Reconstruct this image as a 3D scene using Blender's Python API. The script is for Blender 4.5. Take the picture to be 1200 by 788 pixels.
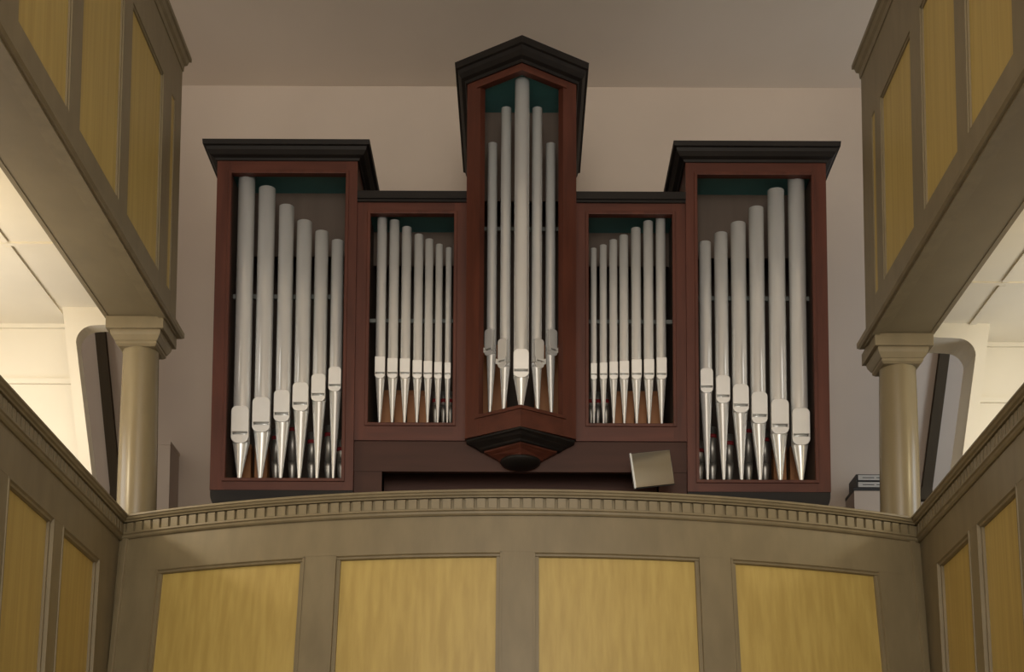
import bpy, bmesh, math, random
from mathutils import Vector, Matrix

random.seed(4)
for o in list(bpy.data.objects):
    bpy.data.objects.remove(o)
scene = bpy.context.scene
COL = scene.collection

# ---------------------------------------------------------------- camera
F_PX = 1750.0
PITCH = math.radians(5.5)
ROLL = math.radians(0.22)
cam_d = bpy.data.cameras.new('camera')
cam = bpy.data.objects.new('camera', cam_d)
COL.objects.link(cam)
cam_d.sensor_fit = 'HORIZONTAL'
cam_d.sensor_width = 36.0
cam_d.lens = 36.0 * F_PX / 1200.0
cam_d.shift_x = -10.0 / 1200.0
cam_d.shift_y = (903.494 - 394.0) / 1200.0
cam_d.clip_start = 0.05
cam.matrix_world = (Matrix.Translation((0, 0, 1.6)) @
                    Matrix.Rotation(math.pi / 2 + PITCH, 4, 'X') @
                    Matrix.Rotation(ROLL, 4, 'Z'))
scene.camera = cam

# ---------------------------------------------------------------- light
world = bpy.data.worlds.new('sky')
scene.world = world
world.use_nodes = True
bg = world.node_tree.nodes['Background']
bg.inputs['Color'].default_value = (1.0, 0.94, 0.85, 1)
bg.inputs['Strength'].default_value = 1.35


def area(name, loc, target, sx, sy, energy, color):
    l = bpy.data.lights.new(name, 'AREA')
    l.shape = 'RECTANGLE'
    l.size, l.size_y = sx, sy
    l.energy = energy
    l.color = color
    o = bpy.data.objects.new(name, l)
    COL.objects.link(o)
    o.location = loc
    d = Vector(target) - Vector(loc)
    o.rotation_euler = d.to_track_quat('-Z', 'Y').to_euler()
    return o


def point(name, loc, energy, color, r=0.12):
    l = bpy.data.lights.new(name, 'POINT')
    l.energy = energy
    l.color = color
    l.shadow_soft_size = r
    o = bpy.data.objects.new(name, l)
    COL.objects.link(o)
    o.location = loc
    return o


area('east_window_daylight_offscreen', (0, -7.5, 5.6), (0, 6, 5.6), 5.0, 5.0, 620, (1.0, 0.91, 0.78))
area('loft_right_window_daylight_offscreen', (4.58, 11.9, 6.4), (0, 11.9, 6.4), 0.6, 3.4, 12, (0.55, 0.78, 1.0))
area('left_gallery_window_daylight_offscreen', (-4.58, 9.65, 4.75), (-2, 9.5, 4.75), 1.4, 1.5, 14, (0.95, 0.97, 1.0))
area('right_gallery_window_daylight_offscreen', (4.58, 9.65, 4.75), (2, 9.5, 4.75), 0.6, 1.5, 9, (0.72, 0.86, 1.0))
point('left_gallery_lamp_offscreen', (-4.2, 8.6, 5.3), 44, (1.0, 0.84, 0.56))
point('right_gallery_lamp_offscreen', (4.2, 8.5, 5.3), 21, (1.0, 0.86, 0.52))

vs = scene.view_settings
vs.view_transform = 'Standard'
vs.look = 'None'
vs.gamma = 1.0
vs.use_curve_mapping = False
vs.exposure = 0.28


# ---------------------------------------------------------------- materials
def mat(name, c1, c2=None, rough=0.6, metal=0.0, scale=(4, 4, 4), detail=6, bump=0.0, spec=0.5, contrast=(0.3, 0.7), coat=0.0):
    m = bpy.data.materials.new(name)
    m.use_nodes = True
    nt = m.node_tree
    b = nt.nodes['Principled BSDF']
    b.inputs['Roughness'].default_value = rough
    b.inputs['Metallic'].default_value = metal
    b.inputs['Specular IOR Level'].default_value = spec
    b.inputs['Coat Weight'].default_value = coat
    c2 = c2 or tuple(x * 0.85 for x in c1)
    tc = nt.nodes.new('ShaderNodeTexCoord')
    mp = nt.nodes.new('ShaderNodeMapping')
    mp.inputs['Scale'].default_value = scale
    nz = nt.nodes.new('ShaderNodeTexNoise')
    nz.inputs['Scale'].default_value = 1.0
    nz.inputs['Detail'].default_value = detail
    cr = nt.nodes.new('ShaderNodeValToRGB')
    cr.color_ramp.elements[0].position = contrast[0]
    cr.color_ramp.elements[1].position = contrast[1]
    cr.color_ramp.elements[0].color = (*c2, 1)
    cr.color_ramp.elements[1].color = (*c1, 1)
    nt.links.new(tc.outputs['Object'], mp.inputs['Vector'])
    nt.links.new(mp.outputs['Vector'], nz.inputs['Vector'])
    nt.links.new(nz.outputs['Fac'], cr.inputs['Fac'])
    nt.links.new(cr.outputs['Color'], b.inputs['Base Color'])
    if bump:
        bp = nt.nodes.new('ShaderNodeBump')
        bp.inputs['Strength'].default_value = bump
        bp.inputs['Distance'].default_value = 0.01
        nt.links.new(nz.outputs['Fac'], bp.inputs['Height'])
        nt.links.new(bp.outputs['Normal'], b.inputs['Normal'])
    return m


M = {
    'plaster': mat('wall_plaster', (0.57, 0.48, 0.40), (0.53, 0.445, 0.37), 0.9, scale=(1.3, 1.3, 1.3), bump=0.06),
    'ceiling': mat('ceiling_plaster', (0.78, 0.68, 0.57), (0.72, 0.625, 0.52), 0.9, scale=(1.0, 0.6, 1.0), bump=0.05),
    'white': mat('white_plaster', (0.80, 0.745, 0.62), (0.76, 0.705, 0.585), 0.85, scale=(2, 2, 2)),
    'olive': mat('olive_paint', (0.225, 0.180, 0.102), (0.185, 0.147, 0.083), 0.5, scale=(9, 9, 3), bump=0.05),
    'soffit': mat('beam_paint', (0.225, 0.180, 0.102), (0.185, 0.147, 0.083), 0.55, scale=(3, 2, 3), bump=0.08),
    'ochre': mat('ochre_grained_paint', (0.485, 0.355, 0.105), (0.41, 0.29, 0.08), 0.5, scale=(22, 22, 0.8), detail=8, bump=0.03, contrast=(0.36, 0.66)),
    'column': mat('column_paint', (0.225, 0.180, 0.102), (0.185, 0.147, 0.083), 0.27, scale=(6, 6, 1.5)),
    'mahogany': mat('mahogany', (0.105, 0.031, 0.018), (0.066, 0.019, 0.011), 0.45, spec=0.28, scale=(14, 14, 1.6), detail=8),
    'mahogany_h': mat('mahogany_horizontal', (0.105, 0.031, 0.018), (0.066, 0.019, 0.011), 0.45, spec=0.28, scale=(1.6, 14, 14), detail=8),
    'mahogany_d': mat('brown_panel', (0.066, 0.026, 0.017), (0.048, 0.019, 0.012), 0.55, spec=0.25, scale=(1.6, 14, 14), detail=8),
    'ebony': mat('black_stained_wood', (0.016, 0.013, 0.011), (0.010, 0.008, 0.007), 0.55, scale=(3, 12, 12), spec=0.22),
    'teal': mat('teal_board', (0.055, 0.19, 0.195), (0.045, 0.16, 0.165), 0.5),
    'inner': mat('dark_inner_board', (0.105, 0.076, 0.058), (0.085, 0.060, 0.046), 0.7, scale=(10, 10, 1)),
    'tin': mat('tin_metal', (0.90, 0.91, 0.90), (0.85, 0.86, 0.85), 0.22, 0.52, scale=(7, 7, 1.2)),
    'lip': mat('tin_lip', (0.76, 0.75, 0.72), (0.72, 0.71, 0.68), 0.34, 0.38, scale=(9, 9, 9)),
    'lead': mat('dull_lead', (0.46, 0.45, 0.42), (0.36, 0.35, 0.33), 0.4, 0.8),
    'pipewood': mat('pipe_pine', (0.36, 0.15, 0.05), (0.27, 0.105, 0.035), 0.55, scale=(12, 12, 1)),
    'red': mat('red_felt', (0.25, 0.015, 0.02), None, 0.8),
    'rail': mat('rail_steel', (0.16, 0.17, 0.16), None, 0.6, 0.3),
    'timber': mat('dark_timber', (0.075, 0.057, 0.036), (0.06, 0.045, 0.028), 0.8, spec=0.15, scale=(12, 12, 1)),
    'paper': mat('white_card', (0.52, 0.50, 0.46), (0.49, 0.47, 0.43), 0.7),
    'black': mat('black_card', (0.018, 0.018, 0.018), None, 0.5),
    'mirror': mat('mirror_glass', (0.62, 0.61, 0.55), (0.60, 0.59, 0.53), 0.06, 1.0),
    'chrome': mat('mirror_edge', (0.72, 0.74, 0.72), None, 0.3, 0.6),
    'floor': mat('stone_floor', (0.36, 0.32, 0.27), (0.28, 0.25, 0.21), 0.6, scale=(1.5, 1.5, 1.5)),
    'boards': mat('gallery_boards', (0.22, 0.15, 0.09), (0.16, 0.11, 0.07), 0.6, scale=(1, 8, 8)),
}


# ---------------------------------------------------------------- geometry helpers
class MB:
    """collects shapes in world coordinates, links them as one mesh object"""

    def __init__(self):
        self.v, self.f, self.s = [], [], []

    def add(self, verts, faces, smooth=False):
        n = len(self.v)
        self.v += [tuple(p) for p in verts]
        self.f += [tuple(i + n for i in f) for f in faces]
        self.s += [smooth] * len(faces)
        return self

    def box(self, x0, x1, y0, y1, z0, z1):
        x0, x1 = sorted((x0, x1)); y0, y1 = sorted((y0, y1)); z0, z1 = sorted((z0, z1))
        v = [(x, y, z) for z in (z0, z1) for y in (y0, y1) for x in (x0, x1)]
        return self.add(v, [(0, 2, 3, 1), (4, 5, 7, 6), (0, 1, 5, 4), (2, 6, 7, 3), (0, 4, 6, 2), (1, 3, 7, 5)])

    def prism_xz(self, pts, y0, y1):
        n = len(pts)
        v = [(x, y0, z) for x, z in pts] + [(x, y1, z) for x, z in pts]
        f = [tuple(range(n)), tuple(range(2 * n - 1, n - 1, -1))]
        f += [(i, i + n, (i + 1) % n + n, (i + 1) % n) for i in range(n)]
        return self.add(v, f)

    def prism_xy(self, pts, z0, z1):
        n = len(pts)
        v = [(x, y, z0) for x, y in pts] + [(x, y, z1) for x, y in pts]
        f = [tuple(range(n - 1, -1, -1)), tuple(range(n, 2 * n))]
        f += [(i, (i + 1) % n, (i + 1) % n + n, i + n) for i in range(n)]
        return self.add(v, f)

    def loft(self, rings, caps=True, smooth=False):
        n = len(rings[0])
        v = [p for r in rings for p in r]
        f = []
        for k in range(len(rings) - 1):
            for i in range(n):
                j = (i + 1) % n
                f.append((k * n + i, k * n + j, (k + 1) * n + j, (k + 1) * n + i))
        self.add(v, f, smooth)
        if caps:
            m = len(self.v) - len(v)
            self.f.append(tuple(m + i for i in range(n - 1, -1, -1)))
            self.f.append(tuple(m + (len(rings) - 1) * n + i for i in range(n)))
            self.s += [False, False]
        return self

    def lathe(self, cx, cy, prof, n=24, caps=True):
        rings = []
        for item in prof:
            r, z = item[0], item[1]
            ox = item[2] if len(item) > 2 else 0.0
            oy = item[3] if len(item) > 3 else 0.0
            rings.append([(cx + ox + r * math.cos(2 * math.pi * i / n), cy + oy + r * math.sin(2 * math.pi * i / n), z) for i in range(n)])
        return self.loft(rings, caps, True)

    def sweep(self, pts, nrm, prof, lean=0.0, zref=0.0):
        """closed profile (d outward, z) along plan points with outward normals"""
        rings = []
        for (x, y), (nx, ny) in zip(pts, nrm):
            rings.append([(x + nx * (d + lean * (zref - z)), y + ny * (d + lean * (zref - z)), z) for d, z in prof])
        return self.loft(rings)

    def build(self, name, material, parent=None, bevel=0.0):
        org = Vector((0, 0, 0))
        p = parent
        while p is not None:
            org += p.location
            p = p.parent
        me = bpy.data.meshes.new(name)
        me.from_pydata([(a - org.x, b - org.y, c - org.z) for a, b, c in self.v], [], self.f)
        bm = bmesh.new()
        bm.from_mesh(me)
        bmesh.ops.recalc_face_normals(bm, faces=bm.faces)
        for fc, s in zip(bm.faces, self.s):
            fc.smooth = s
        bm.to_mesh(me)
        bm.free()
        me.materials.append(M[material])
        o = bpy.data.objects.new(name, me)
        COL.objects.link(o)
        if parent:
            o.parent = parent
        if bevel:
            md = o.modifiers.new('edge', 'BEVEL')
            md.width = bevel
            md.segments = 2
            md.limit_method = 'ANGLE'
            md.angle_limit = math.radians(40)
        return o


def tag(o, label=None, cat=None, group=None, kind=None):
    if label: o['label'] = label
    if cat: o['category'] = cat
    if group: o['group'] = group
    if kind: o['kind'] = kind
    return o


def thing(name, loc, label, cat, group=None):
    o = bpy.data.objects.new(name, None)
    COL.objects.link(o)
    o.location = loc
    o.empty_display_size = 0.1
    return tag(o, label, cat, group)


def struct(o):
    o['kind'] = 'structure'
    return o


def normals(pts):
    """outward = right hand of travel, mitred"""
    seg = []
    for a, b in zip(pts, pts[1:]):
        dx, dy = b[0] - a[0], b[1] - a[1]
        l = math.hypot(dx, dy)
        seg.append((dy / l, -dx / l))
    out = []
    for i in range(len(pts)):
        if i == 0: out.append(seg[0])
        elif i == len(pts) - 1: out.append(seg[-1])
        else:
            a, b = seg[i - 1], seg[i]
            k = 1 + a[0] * b[0] + a[1] * b[1]
            out.append(((a[0] + b[0]) / k, (a[1] + b[1]) / k))
    return out


class Path:
    def __init__(self, pts):
        self.p = pts
        self.n = normals(pts)
        self.s = [0.0]
        for a, b in zip(pts, pts[1:]):
            self.s.append(self.s[-1] + math.hypot(b[0] - a[0], b[1] - a[1]))
        self.L = self.s[-1]

    def at(self, s):
        s = min(max(s, 0), self.L)
        i = 0
        while i < len(self.s) - 2 and s > self.s[i + 1]:
            i += 1
        t = (s - self.s[i]) / (self.s[i + 1] - self.s[i])
        lerp = lambda a, b: (a[0] + (b[0] - a[0]) * t, a[1] + (b[1] - a[1]) * t)
        return lerp(self.p[i], self.p[i + 1]), lerp(self.n[i], self.n[i + 1])

    def sub(self, s0, s1):
        ss = [s0] + [s for s in self.s if s0 + 1e-4 < s < s1 - 1e-4] + [s1]
        q = [self.at(s) for s in ss]
        return [a for a, b in q], [b for a, b in q]


# ================================================================ the setting
struct(MB().box(-4.8, 4.8, 13.0, 13.25, 0, 9.6).build('wall_back', 'plaster'))
struct(MB().box(-4.8, 4.8, -3.0, 13.25, 9.14, 9.4).build('ceiling', 'ceiling'))
struct(MB().box(-4.8, 4.8, -8, 13.25, -0.2, 0).build('floor', 'floor'))


def outer_wall(name, x0, x1):
    m = MB()
    # solid wall with tall window openings at Y 6.6..8.2 and 3..4.6 on the gallery storey
    z0, z1, u0, u1 = 3.95, 5.5, 7.0, 9.0
    m.box(x0, x1, -3, 11.55, 0, z0)
    m.box(x0, x1, -3, 11.55, z1, u0)
    m.box(x0, x1, -3, 11.55, u1, 9.4)
    for a, b in ((-3, 3.0), (4.6, 8.9), (10.4, 11.55)):
        m.box(x0, x1, a, b, z0, z1)
    for a, b in ((-3, -1.6), (-0.4, 1.8), (3.0, 5.2), (6.4, 8.6), (9.8, 11.55)):  # unseen upper openings, added and sized to let more light into the nave
        m.box(x0, x1, a, b, u0, u1)
    m.box(x0, x1, 12.25, 13.25, 0, 9.4)          # tall window lighting the organ loft
    m.box(x0, x1, 11.55, 12.25, 0, 4.6)
    m.box(x0, x1, 11.55, 12.25, 8.2, 9.4)
    return struct(m.build(name, 'plaster'))


outer_wall('wall_left', -4.8, -4.6)
outer_wall('wall_right', 4.6, 4.8)

# gallery decks
struct(MB().box(-4.6, -2.88, 3.6, 10.2, 2.95, 3.25).build('floor_gallery_left', 'boards'))
struct(MB().box(4.6, 2.88, 3.6, 10.2, 2.95, 3.25).build('floor_gallery_right', 'boards'))

R_ARC, ARC_Y = 5.93, 15.23
A_MAX = math.asin(2.66 / R_ARC)
A_EXT = A_MAX + 0.035
arc_pts = [(R_ARC * math.sin(a), ARC_Y - R_ARC * math.cos(a)) for a in [(-1 + 2 * i / 60) * A_EXT for i in range(61)]]
deck = [(x, y + 0.12) for x, y in arc_pts] + [(4.6, 10.2), (4.6, 13.0), (-4.6, 13.0), (-4.6, 10.2)]
struct(MB().prism_xy(deck, 2.95, 3.25).build('floor_gallery_organ', 'boards'))


# ---- spaces below the upper galleries
def aisle(sgn, side, zc, ywall, yb, batten_y, batten_x, jamb, depth):
    """zc ceiling height, ywall end wall plane, yb front of the leaning pier arch"""
    S = sgn
    c = struct(MB().box(S * 2.75, S * 4.6, 3.6, ywall + 0.12, zc, zc + 0.12).build('ceiling_gallery_' + side, 'white'))
    for y in batten_y:
        MB().box(S * 2.8, S * 4.6, y - 0.02, y + 0.02, zc - 0.012, zc + 0.01).build('ceiling_batten', 'white', c)
    ys = [3.7] + sorted(batten_y) + [ywall]
    for a, b in zip(ys, ys[1:]):
        MB().box(S * batten_x - 0.022, S * batten_x + 0.022, a + 0.03, b - 0.03, zc - 0.011, zc + 0.01).build('ceiling_batten', 'white', c)
        MB().box(S * (batten_x + 0.62) - 0.022, S * (batten_x + 0.62) + 0.022, a + 0.03, b - 0.03, zc - 0.011, zc + 0.01).build('ceiling_batten', 'white', c)
    # leaning pier with a rounded head, the end wall beyond it, an inset panel
    (xt, zt), (xb, zb) = jamb
    k = (xt - xb) / (zt - zb)
    jx = lambda z: xb + k * (z - zb)
    inner = [(jx(3.25), 3.25), (jx(zt - 0.05), zt - 0.05)]
    top_z = zt + 0.075
    r = 0.13
    for i in range(1, 9):
        a = i / 8 * math.pi / 2
        inner.append((jx(zt - 0.05) - r * (1 - math.cos(a)), zt - 0.05 + (top_z - zt + 0.05) * math.sin(a)))
    inner.append((2.9, top_z + 0.01))
    # front pier arch
    poly = [(S * x, z) for x, z in inner] + [(S * 2.9, zc), (S * (jx(zt) + 0.1), zc), (S * (jx(3.25) + 0.1), 3.25)]
    w = struct(MB().prism_xz(poly, yb, yb + depth).build('wall_pier_' + side, 'white'))
    # end wall with two inset panels
    e = MB()
    e.prism_xz([(S * (jx(3.25) + 0.09), 3.25), (S * 4.6, 3.25), (S * 4.6, zc), (S * (jx(zc) + 0.09), zc)], ywall, ywall + 0.1)
    ew = struct(e.build('wall_end_' + side, 'white'))
    MB().box(S * (jx(zc) + 0.05), S * 4.6, ywall - 0.03, ywall + 0.01, zc - 0.46, zc - 0.42).build('wall_ledge', 'white', ew)
    MB().box(S * (jx(zc) + 0.10), S * 4.6, ywall - 0.03, ywall + 0.01, zc - 0.03, zc + 0.01).build('wall_cornice', 'white', ew)
    return c


aisle(-1, 'left', 5.99, 10.84, 10.50, [9.46, 8.1, 6.7, 5.3], 3.40, ((3.249, 5.779), (3.10, 4.78)), 0.13)
aisle(1, 'right', 5.86, 10.80, 10.42, [9.72, 8.4, 7.0, 5.6], 3.25, ((3.276, 5.675), (3.165, 4.95)), 0.30)


# ================================================================ gallery parapets
def dentil_mesh(w, h, d):
    m = MB().box(-w / 2, w / 2, -d, 0.004, -h / 2, h / 2)
    me = bpy.data.meshes.new('dentil')
    me.from_pydata(m.v, [], m.f)
    me.materials.append(M['olive'])
    return me


DENT = dentil_mesh(0.053, 0.062, 0.022)


def parapet(root, path, zt, lean, panels, dent=True, dz=0.0):
    """panels: list of (s0, s1) openings along the path; reference path = nose of the cap"""
    z = lambda v: v - 4.3 + zt
    full = path.sub(0, path.L)
    P = lambda prof: [(d, z(v)) for d, v in prof]
    kw = dict(lean=lean, zref=zt)
    MB().sweep(*full, P([(-0.15, 4.30), (-0.004, 4.30), (0, 4.296), (0, 4.285), (-0.008, 4.28), (-0.014, 4.268), (-0.026, 4.262), (-0.03, 4.253), (-0.15, 4.253)]), **kw).build('cap_moulding', 'olive', root)
    bed = MB().sweep(*full, P([(-0.14, 4.255), (-0.062, 4.255), (-0.062, 4.18), (-0.14, 4.18)]), **kw).build('dentil_band', 'olive', root)
    MB().sweep(*full, P([(-0.14, 4.182), (-0.036, 4.182), (-0.036, 4.170), (-0.046, 4.164), (-0.05, 4.15), (-0.06, 4.140), (-0.14, 4.140)]), **kw).build('bead_moulding', 'olive', root)
    MB().sweep(*full, P([(-0.14, 4.142), (-0.072, 4.142), (-0.072, 3.90), (-0.14, 3.90)]), **kw).build('frieze_rail', 'olive', root)
    MB().sweep(*full, P([(-0.14, 2.69), (-0.072, 2.69), (-0.072, 2.50), (-0.14, 2.50)]), **kw).build('bottom_rail', 'olive', root)
    if dent:
        n = int(path.L / 0.0735)
        for i in range(n):
            (x, y), (nx, ny) = path.at((i + 0.5) * path.L / n)
            zc = z(4.216)
            dd = -0.062 + lean * (zt - zc)
            o = bpy.data.objects.new('dentil', DENT)
            COL.objects.link(o)
            o.parent = bed
            o.location = Vector((x + nx * dd, y + ny * dd, zc)) - root.location
            o.rotation_euler = (0, 0, math.atan2(ny, nx) + math.pi / 2)
    # stiles between the openings
    edges = [0.0]
    for a, b in panels: edges += [a, b]
    edges.append(path.L)
    for a, b in zip(edges[0::2], edges[1::2]):
        if b - a > 0.01:
            MB().sweep(*path.sub(a, b), P([(-0.14, 3.902), (-0.073, 3.902), (-0.073, 2.688), (-0.14, 2.688)]), **kw).build('stile', 'olive', root)
    for a, b in panels:
        MB().sweep(*path.sub(a - 0.01, b + 0.01), P([(-0.13, 3.91), (-0.105, 3.91), (-0.105, 2.68), (-0.13, 2.68)]), **kw).build('panel', 'ochre', root)
        fr = MB()
        t = 0.036
        hp = [(-0.11, 3.902), (-0.066, 3.902), (-0.066, 3.892), (-0.078, 3.884), (-0.082, 3.872), (-0.098, 3.902 - t), (-0.11, 3.902 - t)]
        fr.sweep(*path.sub(a, b), P(hp), **kw)
        fr.sweep(*path.sub(a, b), P([(d, 2.688 + 3.902 - v) for d, v in hp]), **kw)
        for s0, s1, s2 in ((a, a + 0.012, a + t), (b, b - 0.012, b - t)):
            lo, hi = min(s0, s1), max(s0, s1)
            fr.sweep(*path.sub(lo, hi), P([(-0.11, 3.90), (-0.066, 3.90), (-0.066, 2.69), (-0.11, 2.69)]), **kw)
            lo, hi = min(s1, s2), max(s1, s2)
            fr.sweep(*path.sub(lo, hi), P([(-0.11, 3.90), (-0.088, 3.88), (-0.088, 2.71), (-0.11, 2.69)]), **kw)
        fr.build('panel_moulding', 'olive', root)


front = Path(arc_pts)
root = thing('gallery_parapet', (0, 9.4, 2.5), 'bowed olive gallery front with dentil cornice and four wide ochre panels below the organ', 'parapet')
sx = lambda X: R_ARC * (math.asin((X - 0.024) / R_ARC) + A_EXT)
parapet(root, front, 4.30, 0.115, [(sx(-2.44), sx(-1.385)), (sx(-1.185), sx(-0.10)), (sx(0.10), sx(1.185)), (sx(1.385), sx(2.44))])

for xa in (-2.70, 2.71):
    s0 = sx(xa)
    MB().sweep(*front.sub(s0 - 0.02, s0 + 0.02), [(-0.10, 4.142), (-0.05, 4.142), (-0.05, 2.69), (-0.10, 2.69)], lean=0.115, zref=4.3).build('corner_bead', 'olive', root, 0.004)

left_low = Path([(-2.578, 4.0), (-2.627, 7.29), (-2.677, 10.07)])
root = thing('gallery_parapet', (-2.65, 7, 2.5), 'straight olive gallery front with ochre panels meeting the bowed front on the brightly lit side', 'parapet', 'straight lower gallery fronts')
parapet(root, left_low, 4.30, -0.03, [(y - 4.0 - 0.03, y - 4.0 + 0.80) for y in (4.79, 5.78, 6.77, 7.76, 8.77)])
right_low = Path([(2.651, 10.05), (2.544, 7.34), (2.412, 4.0)])
root = thing('gallery_parapet', (2.62, 7, 2.5), 'straight olive gallery front with ochre panels meeting the bowed front on the dimmer side', 'parapet', 'straight lower gallery fronts')
parapet(root, right_low, 4.30, -0.03, [(10.05 - y - 0.03, 10.05 - y + 0.77) for y in (9.55, 8.57, 7.58, 6.6, 5.6)])


# ---- upper galleries
def upper_gallery(sgn, xf, yend, zb, zpb, zpt, ztop, panels, slivers, label):
    """xf fascia plane |x|; zb soffit; panels (y0,y1)"""
    S = sgn
    y0 = 3.8
    pts = [(S * xf, y0), (S * xf, yend), (S * (xf + 0.42), yend)]
    if S > 0: pts = pts[::-1]
    path = Path(pts)
    root = thing('upper_gallery_front', (S * xf, 7, zb), label, 'balcony', 'upper gallery fronts')
    full = path.sub(0, path.L)
    # cap cornice with returned end
    MB().sweep(*full, [(-0.10, ztop), (0.055, ztop), (0.055, ztop - 0.03), (0.04, ztop - 0.035), (0.03, ztop - 0.07), (0.012, ztop - 0.085), (0.008, ztop - 0.13), (-0.10, ztop - 0.13)]).build('cap_moulding', 'olive', root)
    MB().sweep(*full, [(-0.06, ztop - 0.12), (0, ztop - 0.12), (0, zpt), (-0.06, zpt)]).build('top_rail', 'olive', root)
    MB().sweep(*full, [(-0.06, zpb), (0, zpb), (0, zb + 0.07), (-0.06, zb + 0.07)]).build('bottom_rail', 'olive', root)
    MB().sweep(*full, [(-0.07, zb + 0.075), (0.02, zb + 0.075), (0.035, zb + 0.055), (0.055, zb + 0.045), (0.055, zb + 0.012), (0.04, zb), (-0.07, zb)]).build('nosing_moulding', 'olive', root)
    MB().box(S * (xf + 0.03), S * (xf + 0.395), y0, yend - 0.03, zb + 0.006, zb + 0.20).build('beam', 'soffit', root)
    MB().box(S * (xf - 0.02), S * (xf + 0.03), y0, yend - 0.05, zb - 0.012, zb + 0.02).build('soffit_bead', 'olive', root)
    MB().box(S * (xf + 0.39), S * (xf + 0.42), y0, yend - 0.02, zb + 0.002, zb + 0.20).build('beam_edge', 'olive', root)
    opens = sorted(panels + slivers)
    edges = [y0] + [v for ab in opens for v in ab] + [yend]
    for a, b in zip(edges[0::2], edges[1::2]):
        MB().box(S * xf, S * (xf + 0.058), a, b, zpb - 0.002, zpt + 0.002).build('stile', 'olive', root)
    for a, b in opens:
        t = 0.018 if b - a > 0.3 else 0.008
        rc = 0.02 if b - a > 0.3 else 0.006
        MB().box(S * (xf + rc), S * (xf + 0.05), a - 0.01, b + 0.01, zpb - 0.01, zpt + 0.01).build('panel', 'ochre', root)
        fr = MB()
        for u0, u1, v0, v1 in ((a, b, zpt - t, zpt), (a, b, zpb, zpb + t), (a, a + t, zpb, zpt), (b - t, b, zpb, zpt)):
            fr.box(S * (xf + rc * 0.4), S * (xf + 0.03), u0, u1, v0, v1)
        fr.build('panel_moulding', 'olive', root)
    # the gallery deck behind the front and its closing end
    MB().box(S * (xf + 0.40), S * (xf + 0.42), y0, yend - 0.02, zb + 0.2, zpb + 0.3).build('inner_board', 'olive', root)
    return root


upper_gallery(-1, 2.545, 10.60, 5.807, 6.07, 7.52, 7.99,
              [(9.22, 10.06), (8.18, 9.02), (7.13, 7.98), (6.09, 6.94), (5.05, 5.90)], [(10.30, 10.40)],
              'upper gallery front of olive beam and ochre panels above the brightly lit bay')
upper_gallery(1, 2.46, 10.34, 5.647, 5.91, 7.22, 7.80,
              [(9.02, 9.80), (8.08, 8.78), (7.12, 7.88), (6.16, 6.92), (5.2, 5.96)], [(9.96, 10.05)],
              'upper gallery front of olive beam and ochre panels above the dimmer bay')


# ---- columns
def column(cx, cy, zsoff, label):
    root = thing('column', (cx, cy, 3.25), label, 'column', 'gallery columns')
    zt = zsoff - 0.175
    MB().lathe(cx, cy, [(0.142, 3.33), (0.142, 3.6), (0.141, 4.3), (0.137, 4.9), (0.131, 5.3), (0.127, zt - 0.01), (0.127, zt + 0.01)], 40).build('shaft', 'column', root)
    MB().box(cx - 0.19, cx + 0.19, cy - 0.19, cy + 0.19, 3.25, 3.34).build('base', 'column', root, 0.006)
    c = MB()
    rings = []
    for h, z in ((0.128, zt - 0.015), (0.145, zt), (0.145, zt + 0.018), (0.152, zt + 0.022), (0.172, zt + 0.055), (0.178, zt + 0.075), (0.178, zt + 0.092)):
        rings.append([(cx - h, cy - h, z), (cx + h, cy - h, z), (cx + h, cy + h, z), (cx - h, cy + h, z)])
    c.loft(rings)
    c.build('capital', 'olive', root)
    MB().box(cx - 0.205, cx + 0.205, cy - 0.205, cy + 0.205, zt + 0.09, zsoff + 0.004).build('abacus', 'olive', root, 0.004)
    return root


column(-2.745, 10.42, 5.807, 'round olive column with square capital beside the brightly lit bay')
column(2.665, 10.28, 5.647, 'round olive column with square capital in front of the low white cabinet')

# ================================================================ the organ
X0 = -0.01
ROOT_Y = 11.9
organ = thing('organ_case', (X0, ROOT_Y, 3.25), 'mahogany pipe organ case with two square towers and a pointed central tower', 'pipe organ')


def rect_frame(m, x0, x1, z0, z1, ox0, ox1, oz0, oz1, y0, y1):
    m.box(x0, ox0, y0, y1, z0, z1)
    m.box(ox1, x1, y0, y1, z0, z1)


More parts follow.
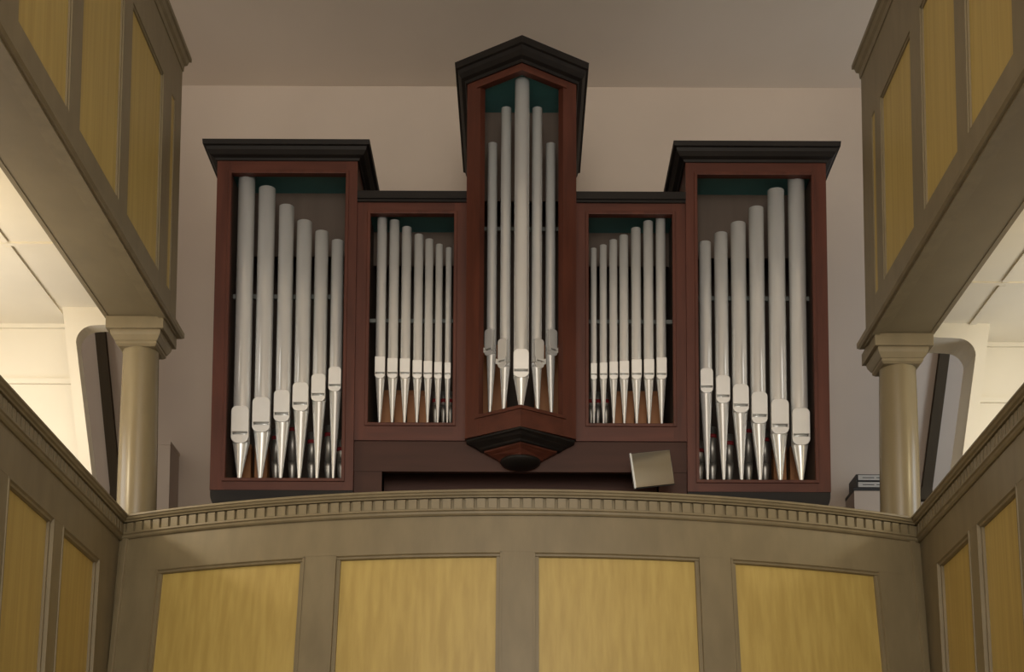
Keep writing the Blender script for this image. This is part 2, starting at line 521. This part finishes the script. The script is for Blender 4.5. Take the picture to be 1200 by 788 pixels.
def case_bay(S, name, xo, xi, oxo, oxi, zt, zb, ozt, ozb, yf, board_z):
    """one flat bay: |x| outer/inner, opening, heights"""
    a, b = sorted((X0 + S * xo, X0 + S * xi))
    oa, ob = sorted((X0 + S * oxo, X0 + S * oxi))
    st = MB().box(a, oa, yf, yf + 0.06, zb, zt).box(ob, b, yf, yf + 0.06, zb, zt)
    frame = st.build(name, 'mahogany', organ)
    MB().box(oa - 0.001, ob + 0.001, yf + 0.001, yf + 0.06, ozt, zt).build('top_rail', 'mahogany_h', frame)
    MB().box(oa - 0.001, ob + 0.001, yf + 0.001, yf + 0.06, zb, ozb).build('bottom_rail', 'mahogany_h', frame)
    # bead round the opening
    bd = MB()
    t = 0.022
    for x0, x1, z0, z1 in ((oa - t, oa + 0.004, ozb - t, ozt + t), (ob - 0.004, ob + t, ozb - t, ozt + t), (oa, ob, ozt - 0.004, ozt + t), (oa, ob, ozb - t, ozb + 0.004)):
        bd.box(x0, x1, yf - 0.012, yf + 0.03, z0, z1)
    bd.build('opening_bead', 'mahogany', frame, 0.004)
    # inner lining, upper back board, teal ceiling, deep back
    MB().box(oa - 0.03, oa - 0.01, yf + 0.05, 12.3, ozb - 0.05, zt).box(ob + 0.01, ob + 0.03, yf + 0.05, 12.3, ozb - 0.05, zt).build('side_lining', 'inner', frame)
    MB().box(oa - 0.02, ob + 0.02, yf + 0.40, yf + 0.42, board_z, zt).build('upper_back_board', 'inner', frame)
    MB().box(oa - 0.02, ob + 0.02, yf + 0.05, yf + 0.41, ozt + 0.036, ozt + 0.05).build('ceiling_board', 'teal', frame)
    MB().box(oa - 0.02, ob + 0.02, 12.26, 12.3, ozb - 0.05, zt).build('back_board', 'inner', frame)
    MB().box(oa - 0.02, ob + 0.02, yf + 0.05, 12.28, ozb - 0.04, ozb - 0.002).build('toe_board', 'inner', frame)
    return frame, a, b, oa, ob


YT = 11.20
TOWERS = {}
for S in (-1, 1):
    fr, a, b, oa, ob = case_bay(S, 'tower_frame', 2.385, 1.285, 2.272, 1.372, 7.48, 4.835, 7.377, 4.924, YT, 6.88)
    # outer and inner side walls of the tower
    MB().box(a, a + 0.03, YT + 0.05, 12.75, 4.80, 7.48).box(b - 0.03, b, YT + 0.05, 12.75, 4.80, 7.48).build('side_panel', 'mahogany', fr)
    p = [(a, 12.76), (a, YT), (b, YT), (b, 12.76)]
    MB().sweep(p, normals(p), [(-0.02, 7.475), (0.012, 7.475), (0.02, 7.492), (0.05, 7.505), (0.072, 7.535), (0.078, 7.56), (0.098, 7.565), (0.102, 7.603), (-0.02, 7.603)]).box(a + 0.01, b - 0.01, YT + 0.01, 12.75, 7.56, 7.6).build('cornice', 'ebony', fr)
    # dark base with rounded outer corner
    c = 0.11
    rnd = [(c - c * math.sin(t), c - c * math.cos(t)) for t in [i / 8 * math.pi / 2 for i in range(9)]]
    if S < 0:
        poly = [(b, 4.84), (b, 4.70)] + [(a + 0.003 + u * 0.6, 4.70 + v) for u, v in rnd] + [(a + 0.003, 4.84)]
    else:
        poly = [(a, 4.84), (a, 4.70)] + [(b - 0.003 - u * 0.6, 4.70 + v) for u, v in rnd] + [(b - 0.003, 4.84)]
    MB().prism_xz(poly, YT + 0.006, 12.7).build('base_block', 'ebony', fr)
    MB().box(oa - 0.01, ob + 0.01, 11.42, 11.45, 6.45, 6.485).build('pipe_rail', 'rail', fr)
    TOWERS[S] = (oa, ob)

YM = 11.23
for S in (-1, 1):
    fr, a, b, oa, ob = case_bay(S, 'bay_frame', 1.285, 0.42, 1.185, 0.523, 7.16, 5.24, 7.066, 5.376, YM, 6.82)
    MB().box(a - 0.0, b + 0.0, YM - 0.035, 12.7, 7.175, 7.235).box(a, b, YM - 0.018, 12.7, 7.155, 7.18).build('cap_moulding', 'ebony', fr)
    MB().box(oa - 0.01, ob + 0.01, 11.40, 11.42, 6.25, 6.28).build('pipe_rail', 'rail', fr)

# central pointed tower
YS, YA = 11.15, 10.85
V = [(X0 - 0.425, YS), (X0, YA), (X0 + 0.425, YS)]
VN = normals(V)


def vsub(xa):
    """the prow path cut at |x| = xa"""
    y = YA + (YS - YA) * xa / 0.425
    p = [(X0 - xa, y), (X0, YA), (X0 + xa, y)]
    return p, normals(p)


st = MB()
for S in (-1, 1):
    y0 = YA + (YS - YA) * 0.322 / 0.425
    q = [(X0 - 0.425, YS), (X0 - 0.322, y0)] if S < 0 else [(X0 + 0.322, y0), (X0 + 0.425, YS)]
    st.sweep(q, normals(q), [(0, 5.23), (0, 8.10), (-0.06, 8.10), (-0.06, 5.23)])
    st.box(X0 + S * 0.395, X0 + S * 0.427, YS + 0.0, 12.75, 5.24, 8.10)
ct = st.build('central_tower_frame', 'mahogany', organ)
MB().sweep(*vsub(0.323), [(-0.001, 8.03), (-0.001, 8.10), (-0.06, 8.10), (-0.06, 8.03)]).build('top_rail', 'mahogany_h', ct)
MB().sweep(*vsub(0.323), [(-0.001, 5.23), (-0.001, 5.385), (-0.06, 5.385), (-0.06, 5.23)]).build('bottom_rail', 'mahogany_h', ct)
MB().sweep(*vsub(0.345), [(0.012, 8.02), (0.012, 8.045), (-0.02, 8.045), (-0.02, 8.02)]).build('opening_bead', 'mahogany_h', ct)
MB().sweep(*vsub(0.345), [(0.012, 5.365), (0.012, 5.39), (-0.02, 5.39), (-0.02, 5.365)]).build('opening_bead', 'mahogany_h', ct)
p = [(X0 - 0.425, 12.74), V[0], V[1], V[2], (X0 + 0.425, 12.74)]
MB().sweep(p, normals(p), [(-0.02, 8.085), (0.014, 8.085), (0.022, 8.105), (0.05, 8.118), (0.07, 8.15), (0.078, 8.178), (0.096, 8.184), (0.10, 8.235), (-0.02, 8.235)]).prism_xy([(X0 - 0.42, 12.74), (X0 - 0.42, YS), (X0, YA + 0.01), (X0 + 0.42, YS), (X0 + 0.42, 12.74)], 8.19, 8.23).build('cornice', 'ebony', ct)
MB().prism_xy([(X0 - 0.40, 11.5), (X0 - 0.40, YS + 0.05), (X0, YA + 0.06), (X0 + 0.40, YS + 0.05), (X0 + 0.40, 11.5)], 8.045, 8.07).build('ceiling_board', 'teal', ct)
MB().prism_xy([(X0 - 0.40, 12.2), (X0 - 0.40, YS + 0.05), (X0, YA + 0.06), (X0 + 0.40, YS + 0.05), (X0 + 0.40, 12.2)], 5.34, 5.38).build('toe_board', 'inner', ct)
MB().box(X0 - 0.4, X0 + 0.4, 11.49, 11.51, 7.3, 8.08).build('upper_back_board', 'inner', ct)
MB().box(X0 - 0.4, X0 + 0.4, 12.2, 12.25, 5.0, 8.09).build('back_board', 'inner', ct)
MB().box(X0 - 0.39, X0 + 0.39, 11.42, 11.44, 7.02, 7.05).build('pipe_rail', 'rail', ct)


def vring(w, p, z, yb=11.27):
    return [(X0 - w, yb, z), (X0 - w, 11.22 - p * 0.10, z), (X0, 11.22 - p, z), (X0 + w, 11.22 - p * 0.10, z), (X0 + w, yb, z)]


pend = MB().loft([vring(0.415, 0.365, 5.235), vring(0.415, 0.365, 5.215), vring(0.40, 0.345, 5.205), vring(0.36, 0.325, 5.185), vring(0.325, 0.29, 5.165), vring(0.305, 0.28, 5.150), vring(0.29, 0.265, 5.145)]).build('pendant_moulding', 'ebony', ct)
MB().loft([vring(0.285, 0.262, 5.150), vring(0.275, 0.25, 5.135), vring(0.235, 0.225, 5.115), vring(0.18, 0.20, 5.085), vring(0.16, 0.19, 5.07)]).build('pendant_neck', 'mahogany_h', ct)
rings = []
for i in range(7):
    t = i / 6 * math.pi / 2
    w, z = 0.15 * math.cos(t) + 0.005, 5.072 - 0.075 * math.sin(t)
    rings.append([(X0 + w * math.cos(u), 11.22 - 1.2 * w * math.sin(u), z) for u in [math.pi - k / 14 * math.pi for k in range(15)]])
MB().loft(rings, True, True).build('pendant_boss', 'ebony', ct)

# lower case: long board, legs, dark recess over the keydesk
lc = MB().box(X0 - 1.287, X0 + 1.287, 11.25, 11.30, 5.0, 5.245).build('lower_board', 'mahogany_d', organ)
for S in (-1, 1):
    MB().box(X0 + S * 1.07, X0 + S * 1.284, 11.256, 11.30, 3.25, 5.002).build('lower_stile', 'mahogany_d', organ)
    MB().box(X0 + S * 1.07, X0 + S * 1.95, 11.42, 12.6, 3.25, 4.71).build('lower_case', 'mahogany_d', organ)
MB().box(X0 - 1.08, X0 + 1.08, 11.55, 11.6, 3.25, 5.2).build('recess_board', 'mahogany_d', organ)
MB().box(X0 - 1.28, X0 + 1.28, 11.3, 12.7, 5.16, 5.22).build('wind_chest', 'inner', organ)


# ---------------------------------------------------------------- organ pipes
def pipe(cx, cy, r, zt, zm, zs, zl, zf, label, group, rot=0.0, ears=False, skew=0.05, square=False):
    """zt top, zm top of the upper lip, zs slit, zl bottom of the lower lip, zf foot tip"""
    root = thing('organ_pipe', (cx, cy, zf), label, 'organ pipe', group)
    n = 28
    ca, sa = math.cos(rot), math.sin(rot)

    def W(x, y):      # local (front = -y) to world
        return cx + ca * x - sa * y, cy + sa * x + ca * y

    def rings(prof):
        out = []
        for rr, z, oy in prof:
            out.append([(*W(rr * math.cos(2 * math.pi * i / n), oy + rr * math.sin(2 * math.pi * i / n)), z) for i in range(n)])
        return out
    b = MB()
    hm = max(0.012, r * 0.34) * 0.5
    cut = lambda z: [(*W(max(-0.88, min(0.88, math.cos(2 * math.pi * i / n))) * r, max(r * math.sin(2 * math.pi * i / n), 0.45 * r)), z) for i in range(n)]
    b.loft(rings([(r * 0.995, zl + 0.01, 0), (r, zs - hm - 0.004, 0), (r, zs - hm - 0.001, 0)]) + [cut(zs - hm), cut(zs + hm)] +
           rings([(r, zs + hm + 0.001, 0), (r, zs + hm + 0.004, 0), (r, zt, 0), (r * 0.9, zt, 0), (r * 0.9, zt - 0.12, 0)]), True, True)
    body = b.build('pipe_body', 'tin', root)
    MB().loft(rings([(r * 0.16, zf - 0.01, -skew), (r * 0.2, zf + 0.01, -skew * 0.97), (r * 0.97, zl + 0.012, 0), (r * 0.99, zl + 0.03, 0)]), True, True).build('pipe_foot', 'tin', root)

    def plate(name, pts, y0, y1, material):
        m = MB()
        k = len(pts)
        v = [(*W(x, y0), z) for x, z in pts] + [(*W(x, y1), z) for x, z in pts]
        f = [tuple(range(k)), tuple(range(2 * k - 1, k - 1, -1))] + [(i, i + k, (i + 1) % k + k, (i + 1) % k) for i in range(k)]
        m.add(v, f)
        return m.build(name, material, root, 0.0035)
    w = r * 1.03
    cr = min(w * (0.22 if square else 0.6), (zm - zs) * 0.4)
    h = max(0.012, r * 0.34)
    yf, yb = -r * 1.06, -r * 0.45
    up = [(-w, zs + h * 0.5), (w, zs + h * 0.5)]
    for i in range(7):
        t = i / 6 * math.pi / 2
        up.append((w - cr * (1 - math.cos(t)), zm - cr * (1 - math.sin(t)) * (1 if not square else 0.7)))
    for i in range(7):
        t = math.pi / 2 - i / 6 * math.pi / 2
        up.append((-w + cr * (1 - math.cos(t)), zm - cr * (1 - math.sin(t)) * (1 if not square else 0.7)))
    plate('upper_lip', up, yf, yb, 'lip')
    cl = min(w * 0.75, (zs - zl) * 0.9)
    lo = [(w, zs - h * 0.5), (-w, zs - h * 0.5)]
    for i in range(7):
        t = i / 6 * math.pi / 2
        lo.append((-w + cl * (1 - math.cos(t)), zl + cl * (1 - math.sin(t))))
    for i in range(7):
        t = math.pi / 2 - i / 6 * math.pi / 2
        lo.append((w - cl * (1 - math.cos(t)), zl + cl * (1 - math.sin(t))))
    plate('lower_lip', lo, yf, yb, 'lip')
    plate('mouth_slit', [(-w * 0.86, zs - h * 0.52), (w * 0.86, zs - h * 0.52), (w * 0.86, zs + h * 0.52), (-w * 0.86, zs + h * 0.52)], r * 0.38, r * 0.46, 'lead')
    for s in (-1, 1):
        e0, e1 = (w * 0.86, w) if not ears else (w * 0.92, w * 1.16)
        q = sorted((s * e0, s * e1))
        hh = h * 0.55 if not ears else h * 1.5
        plate('ear', [(q[0], zs - hh), (q[1], zs - hh), (q[1], zs + hh), (q[0], zs + hh)], yf - (0.02 if ears else 0), yb, 'lip')
    return root


ORD7 = ['tallest', 'second tallest', 'third tallest', 'fourth tallest', 'third shortest', 'second shortest', 'shortest']
ORD6 = ['tallest', 'second tallest', 'third tallest', 'third shortest', 'second shortest', 'shortest']
TP = [(-2.173, 0.0668, 7.473, 5.518, 5.301, 5.222, 4.952),
      (-2.011, 0.0668, 7.304, 5.588, 5.378, 5.309, 4.953),
      (-1.854, 0.0601, 7.157, 5.649, 5.458, 5.393, 4.954),
      (-1.710, 0.0601, 7.031, 5.710, 5.540, 5.479, 4.954),
      (-1.573, 0.0535, 6.948, 5.783, 5.616, 5.559, 4.955),
      (-1.447, 0.0485, 6.875, 5.841, 5.691, 5.643, 4.955)]
MP = [(-1.099, 0.0391, 7.139, 5.933), (-1.001, 0.0394, 7.048, 5.920), (-0.904, 0.0388, 6.993, 5.918),
      (-0.808, 0.0361, 6.933, 5.906), (-0.725, 0.0327, 6.895, 5.901), (-0.646, 0.0291, 6.854, 5.895), (-0.571, 0.0241, 6.828, 5.892)]
for S, where in ((-1, 'far from the small mirror'), (1, 'nearest the small mirror')):
    for i, (x, r, zt, zm, zs, zl, zf) in enumerate(TP):
        pipe(X0 - S * x, 11.32, r, min(zt, 7.41), zm, zs, zl, zf - 0.03, '%s silver pipe in the square organ tower %s' % (ORD6[i], where), 'pipes of the square towers')
    for i, (x, r, zt, zm) in enumerate(MP):
        pipe(X0 - S * x, 11.33, r, min(zt, 7.10), zm, 5.799, 5.757, 5.375, '%s thin silver pipe in the low organ bay %s' % (ORD7[i], where), 'pipes of the low bays', square=True, skew=0.02)
    pipe(X0 + S * 0.229, 11.26, 0.0390, 7.651, 6.132, 5.968, 5.920, 5.38, 'shortest silver pipe of the pointed central tower, on its side %s' % where, 'pipes of the central tower', rot=S * math.radians(35), ears=True, skew=0.02)
    pipe(X0 + S * 0.121, 11.15, 0.0405, 7.883, 6.011, 5.834, 5.780, 5.38, 'middling silver pipe of the pointed central tower, on its side %s' % where, 'pipes of the central tower', rot=S * math.radians(35), ears=True, skew=0.02)
pipe(X0 + 0.003, 11.02, 0.0573, 8.04, 5.870, 5.701, 5.648, 5.38, 'tallest thick silver pipe at the point of the central tower', 'pipes of the central tower', skew=0.03)

# ---------------------------------------------------------------- pipes standing inside the case
def inner_metal(cx, cy, r, zf, zt, label, group):
    root = thing('inner_metal_pipe', (cx, cy, zf), label, 'organ pipe', group)
    MB().lathe(cx, cy, [(r * 0.3, zf), (r, zf + 0.22), (r, zf + 0.26)], 16).build('pipe_foot', 'lead', root)
    MB().lathe(cx, cy, [(r * 0.98, zf + 0.25), (r * 0.98, zt), (r * 0.86, zt), (r * 0.86, zt - 0.05)], 16).build('pipe_body', 'lead', root)
    MB().lathe(cx, cy, [(r * 1.06, zt - 0.09), (r * 1.06, zt - 0.06)], 16).build('tuning_collar', 'red', root)


def inner_wood(cx, cy, w, zf, zt, label, group):
    root = thing('inner_wooden_pipe', (cx, cy, zf), label, 'organ pipe', group)
    MB().box(cx - w, cx + w, cy - w * 1.2, cy + w * 1.2, zf + 0.06, zt).build('pipe_body', 'pipewood', root, 0.004)
    MB().lathe(cx, cy, [(w * 0.3, zf), (w * 0.5, zf + 0.07)], 12).build('pipe_foot', 'pipewood', root)
    MB().box(cx - w * 1.05, cx + w * 1.05, cy - w * 1.25, cy + w * 1.25, zt - 0.03, zt + 0.01).build('pipe_cap', 'pipewood', root, 0.003)


for S, where in ((-1, 'far from the small mirror'), (1, 'nearest the small mirror')):
    for x, r, zt in ((-1.95, 0.036, 5.45), (-1.82, 0.034, 5.52), (-1.665, 0.036, 5.42), (-1.53, 0.034, 5.48), (-1.43, 0.033, 5.36)):
        inner_metal(X0 - S * x, 11.62, r, 4.925, zt, 'dull grey inner pipe behind the feet in the square tower %s' % where, 'inner pipes of the square tower %s' % where)
    for x, w in ((-2.19, 0.05), (-2.06, 0.05)):
        inner_wood(X0 - S * x, 11.62, w, 4.925, 5.3, 'brown wooden inner pipe behind the feet in the square tower %s' % where, 'wooden pipes of the square tower %s' % where)
    for x, w in ((-1.07, 0.045), (-0.96, 0.045), (-0.86, 0.045), (-0.77, 0.04)):
        inner_wood(X0 - S * x, 11.62, w, 5.375, 5.75, 'orange brown wooden inner pipe in the low bay %s' % where, 'wooden pipes of the low bay %s' % where)
    for x, r in ((-0.68, 0.024), (-0.615, 0.022), (-0.56, 0.02)):
        inner_metal(X0 - S * x, 11.58, r, 5.375, 5.75, 'dull grey inner pipe in the low bay %s' % where, 'inner pipes of the low bay %s' % where)
for x in (-0.31, -0.17, 0.17, 0.31):
    inner_wood(X0 + x, 11.62, 0.06, 5.38, 6.12, 'brown wooden inner pipe behind the pipes of the central tower', 'wooden pipes of the central tower')

# ================================================================ small things
# organist's mirror on an arm in front of the organ
mc = Vector((0.979, 10.92, 4.925))
mr = thing('mirror', mc, 'small tilted rectangular mirror fixed in front of the organ case', 'mirror')
mrot = Matrix.Rotation(math.radians(12), 3, 'Z') @ Matrix.Rotation(math.radians(4.3), 3, 'X') @ Matrix.Rotation(math.radians(-9.5), 3, 'Y')


def mirror_part(name, x0, x1, y0, y1, z0, z1, material):
    m = MB().box(x0, x1, y0, y1, z0, z1)
    m.v = [tuple(mc + mrot @ Vector(q)) for q in m.v]
    return m.build(name, material, mr, 0.002)


mirror_part('glass', -0.152, 0.152, -0.012, 0.0, -0.128, 0.128, 'mirror')
mirror_part('back_plate', -0.158, 0.158, 0.0, 0.014, -0.134, 0.134, 'black')
mirror_part('edge_strip', -0.162, -0.152, -0.014, 0.012, -0.134, 0.134, 'chrome')
arm = MB().box(mc.x - 0.012, mc.x + 0.012, mc.y + 0.0, 11.262, mc.z - 0.012, mc.z + 0.012)
arm.build('arm', 'black', mr)

# low cabinets against the back wall
c1 = thing('cabinet', (-3.25, 12.82, 3.25), 'tall plain white cabinet against the back wall beside the column', 'cabinet')
MB().box(-3.45, -3.057, 12.66, 12.995, 3.25, 5.66).build('body', 'plaster', c1)
MB().box(-3.455, -3.052, 12.655, 12.995, 5.655, 5.685).build('top', 'plaster', c1)
c2 = thing('cabinet', (3.2, 12.82, 3.25), 'low white cabinet behind the column, two flat cases stacked on it', 'cabinet')
MB().box(2.885, 3.35, 12.66, 12.995, 3.25, 5.275).build('body', 'plaster', c2)
MB().box(2.88, 3.355, 12.655, 12.995, 5.27, 5.295).build('top', 'black', c2)
for k, nm in enumerate(('lower', 'upper')):
    z0 = 5.2955 + k * 0.062
    d = thing('binder', (3.1, 12.78, z0), '%s of two flat white spined black cases stacked on the low cabinet' % nm, 'binder', 'cases on the low cabinet')
    MB().box(2.905, 3.28, 12.668, 12.95, z0, z0 + 0.060).build('cover', 'black', d)
    MB().box(2.922, 3.27, 12.662, 12.672, z0 + 0.008, z0 + 0.052).build('spine_label', 'paper', d)
    for a, b in ((2.96, 3.06), (3.08, 3.12)):
        MB().box(a, b, 12.6605, 12.664, z0 + 0.026, z0 + 0.032).build('printed_line', 'black', d)


# leaning dark timbers on the back wall
def brace(x0, z0, x1, z1, label):
    r = thing('timber_brace', (x0, 12.93, z0), label, 'timber', 'leaning wall timbers')
    w = 0.045
    MB().prism_xz([(x0 - w, z0), (x0 + w, z0), (x1 + w, z1), (x1 - w, z1)], 12.93, 12.995).build('post', 'timber', r)
    s = 1 if x0 > 0 else -1
    MB().prism_xz([(x0 - w - 0.06 * (s > 0), z0 - 0.06), (x0 + w + 0.06 * (s < 0), z0 - 0.06), (x0 + w, z0 + 0.05), (x0 - w, z0 + 0.05)], 12.91, 12.995).build('foot', 'timber', r)


brace(-3.598, 5.30, -3.86, 7.4, 'dark leaning timber on the wall beside the tall cabinet')
brace(3.59, 5.33, 3.90, 7.4, 'dark leaning timber on the wall beside the low cabinet')
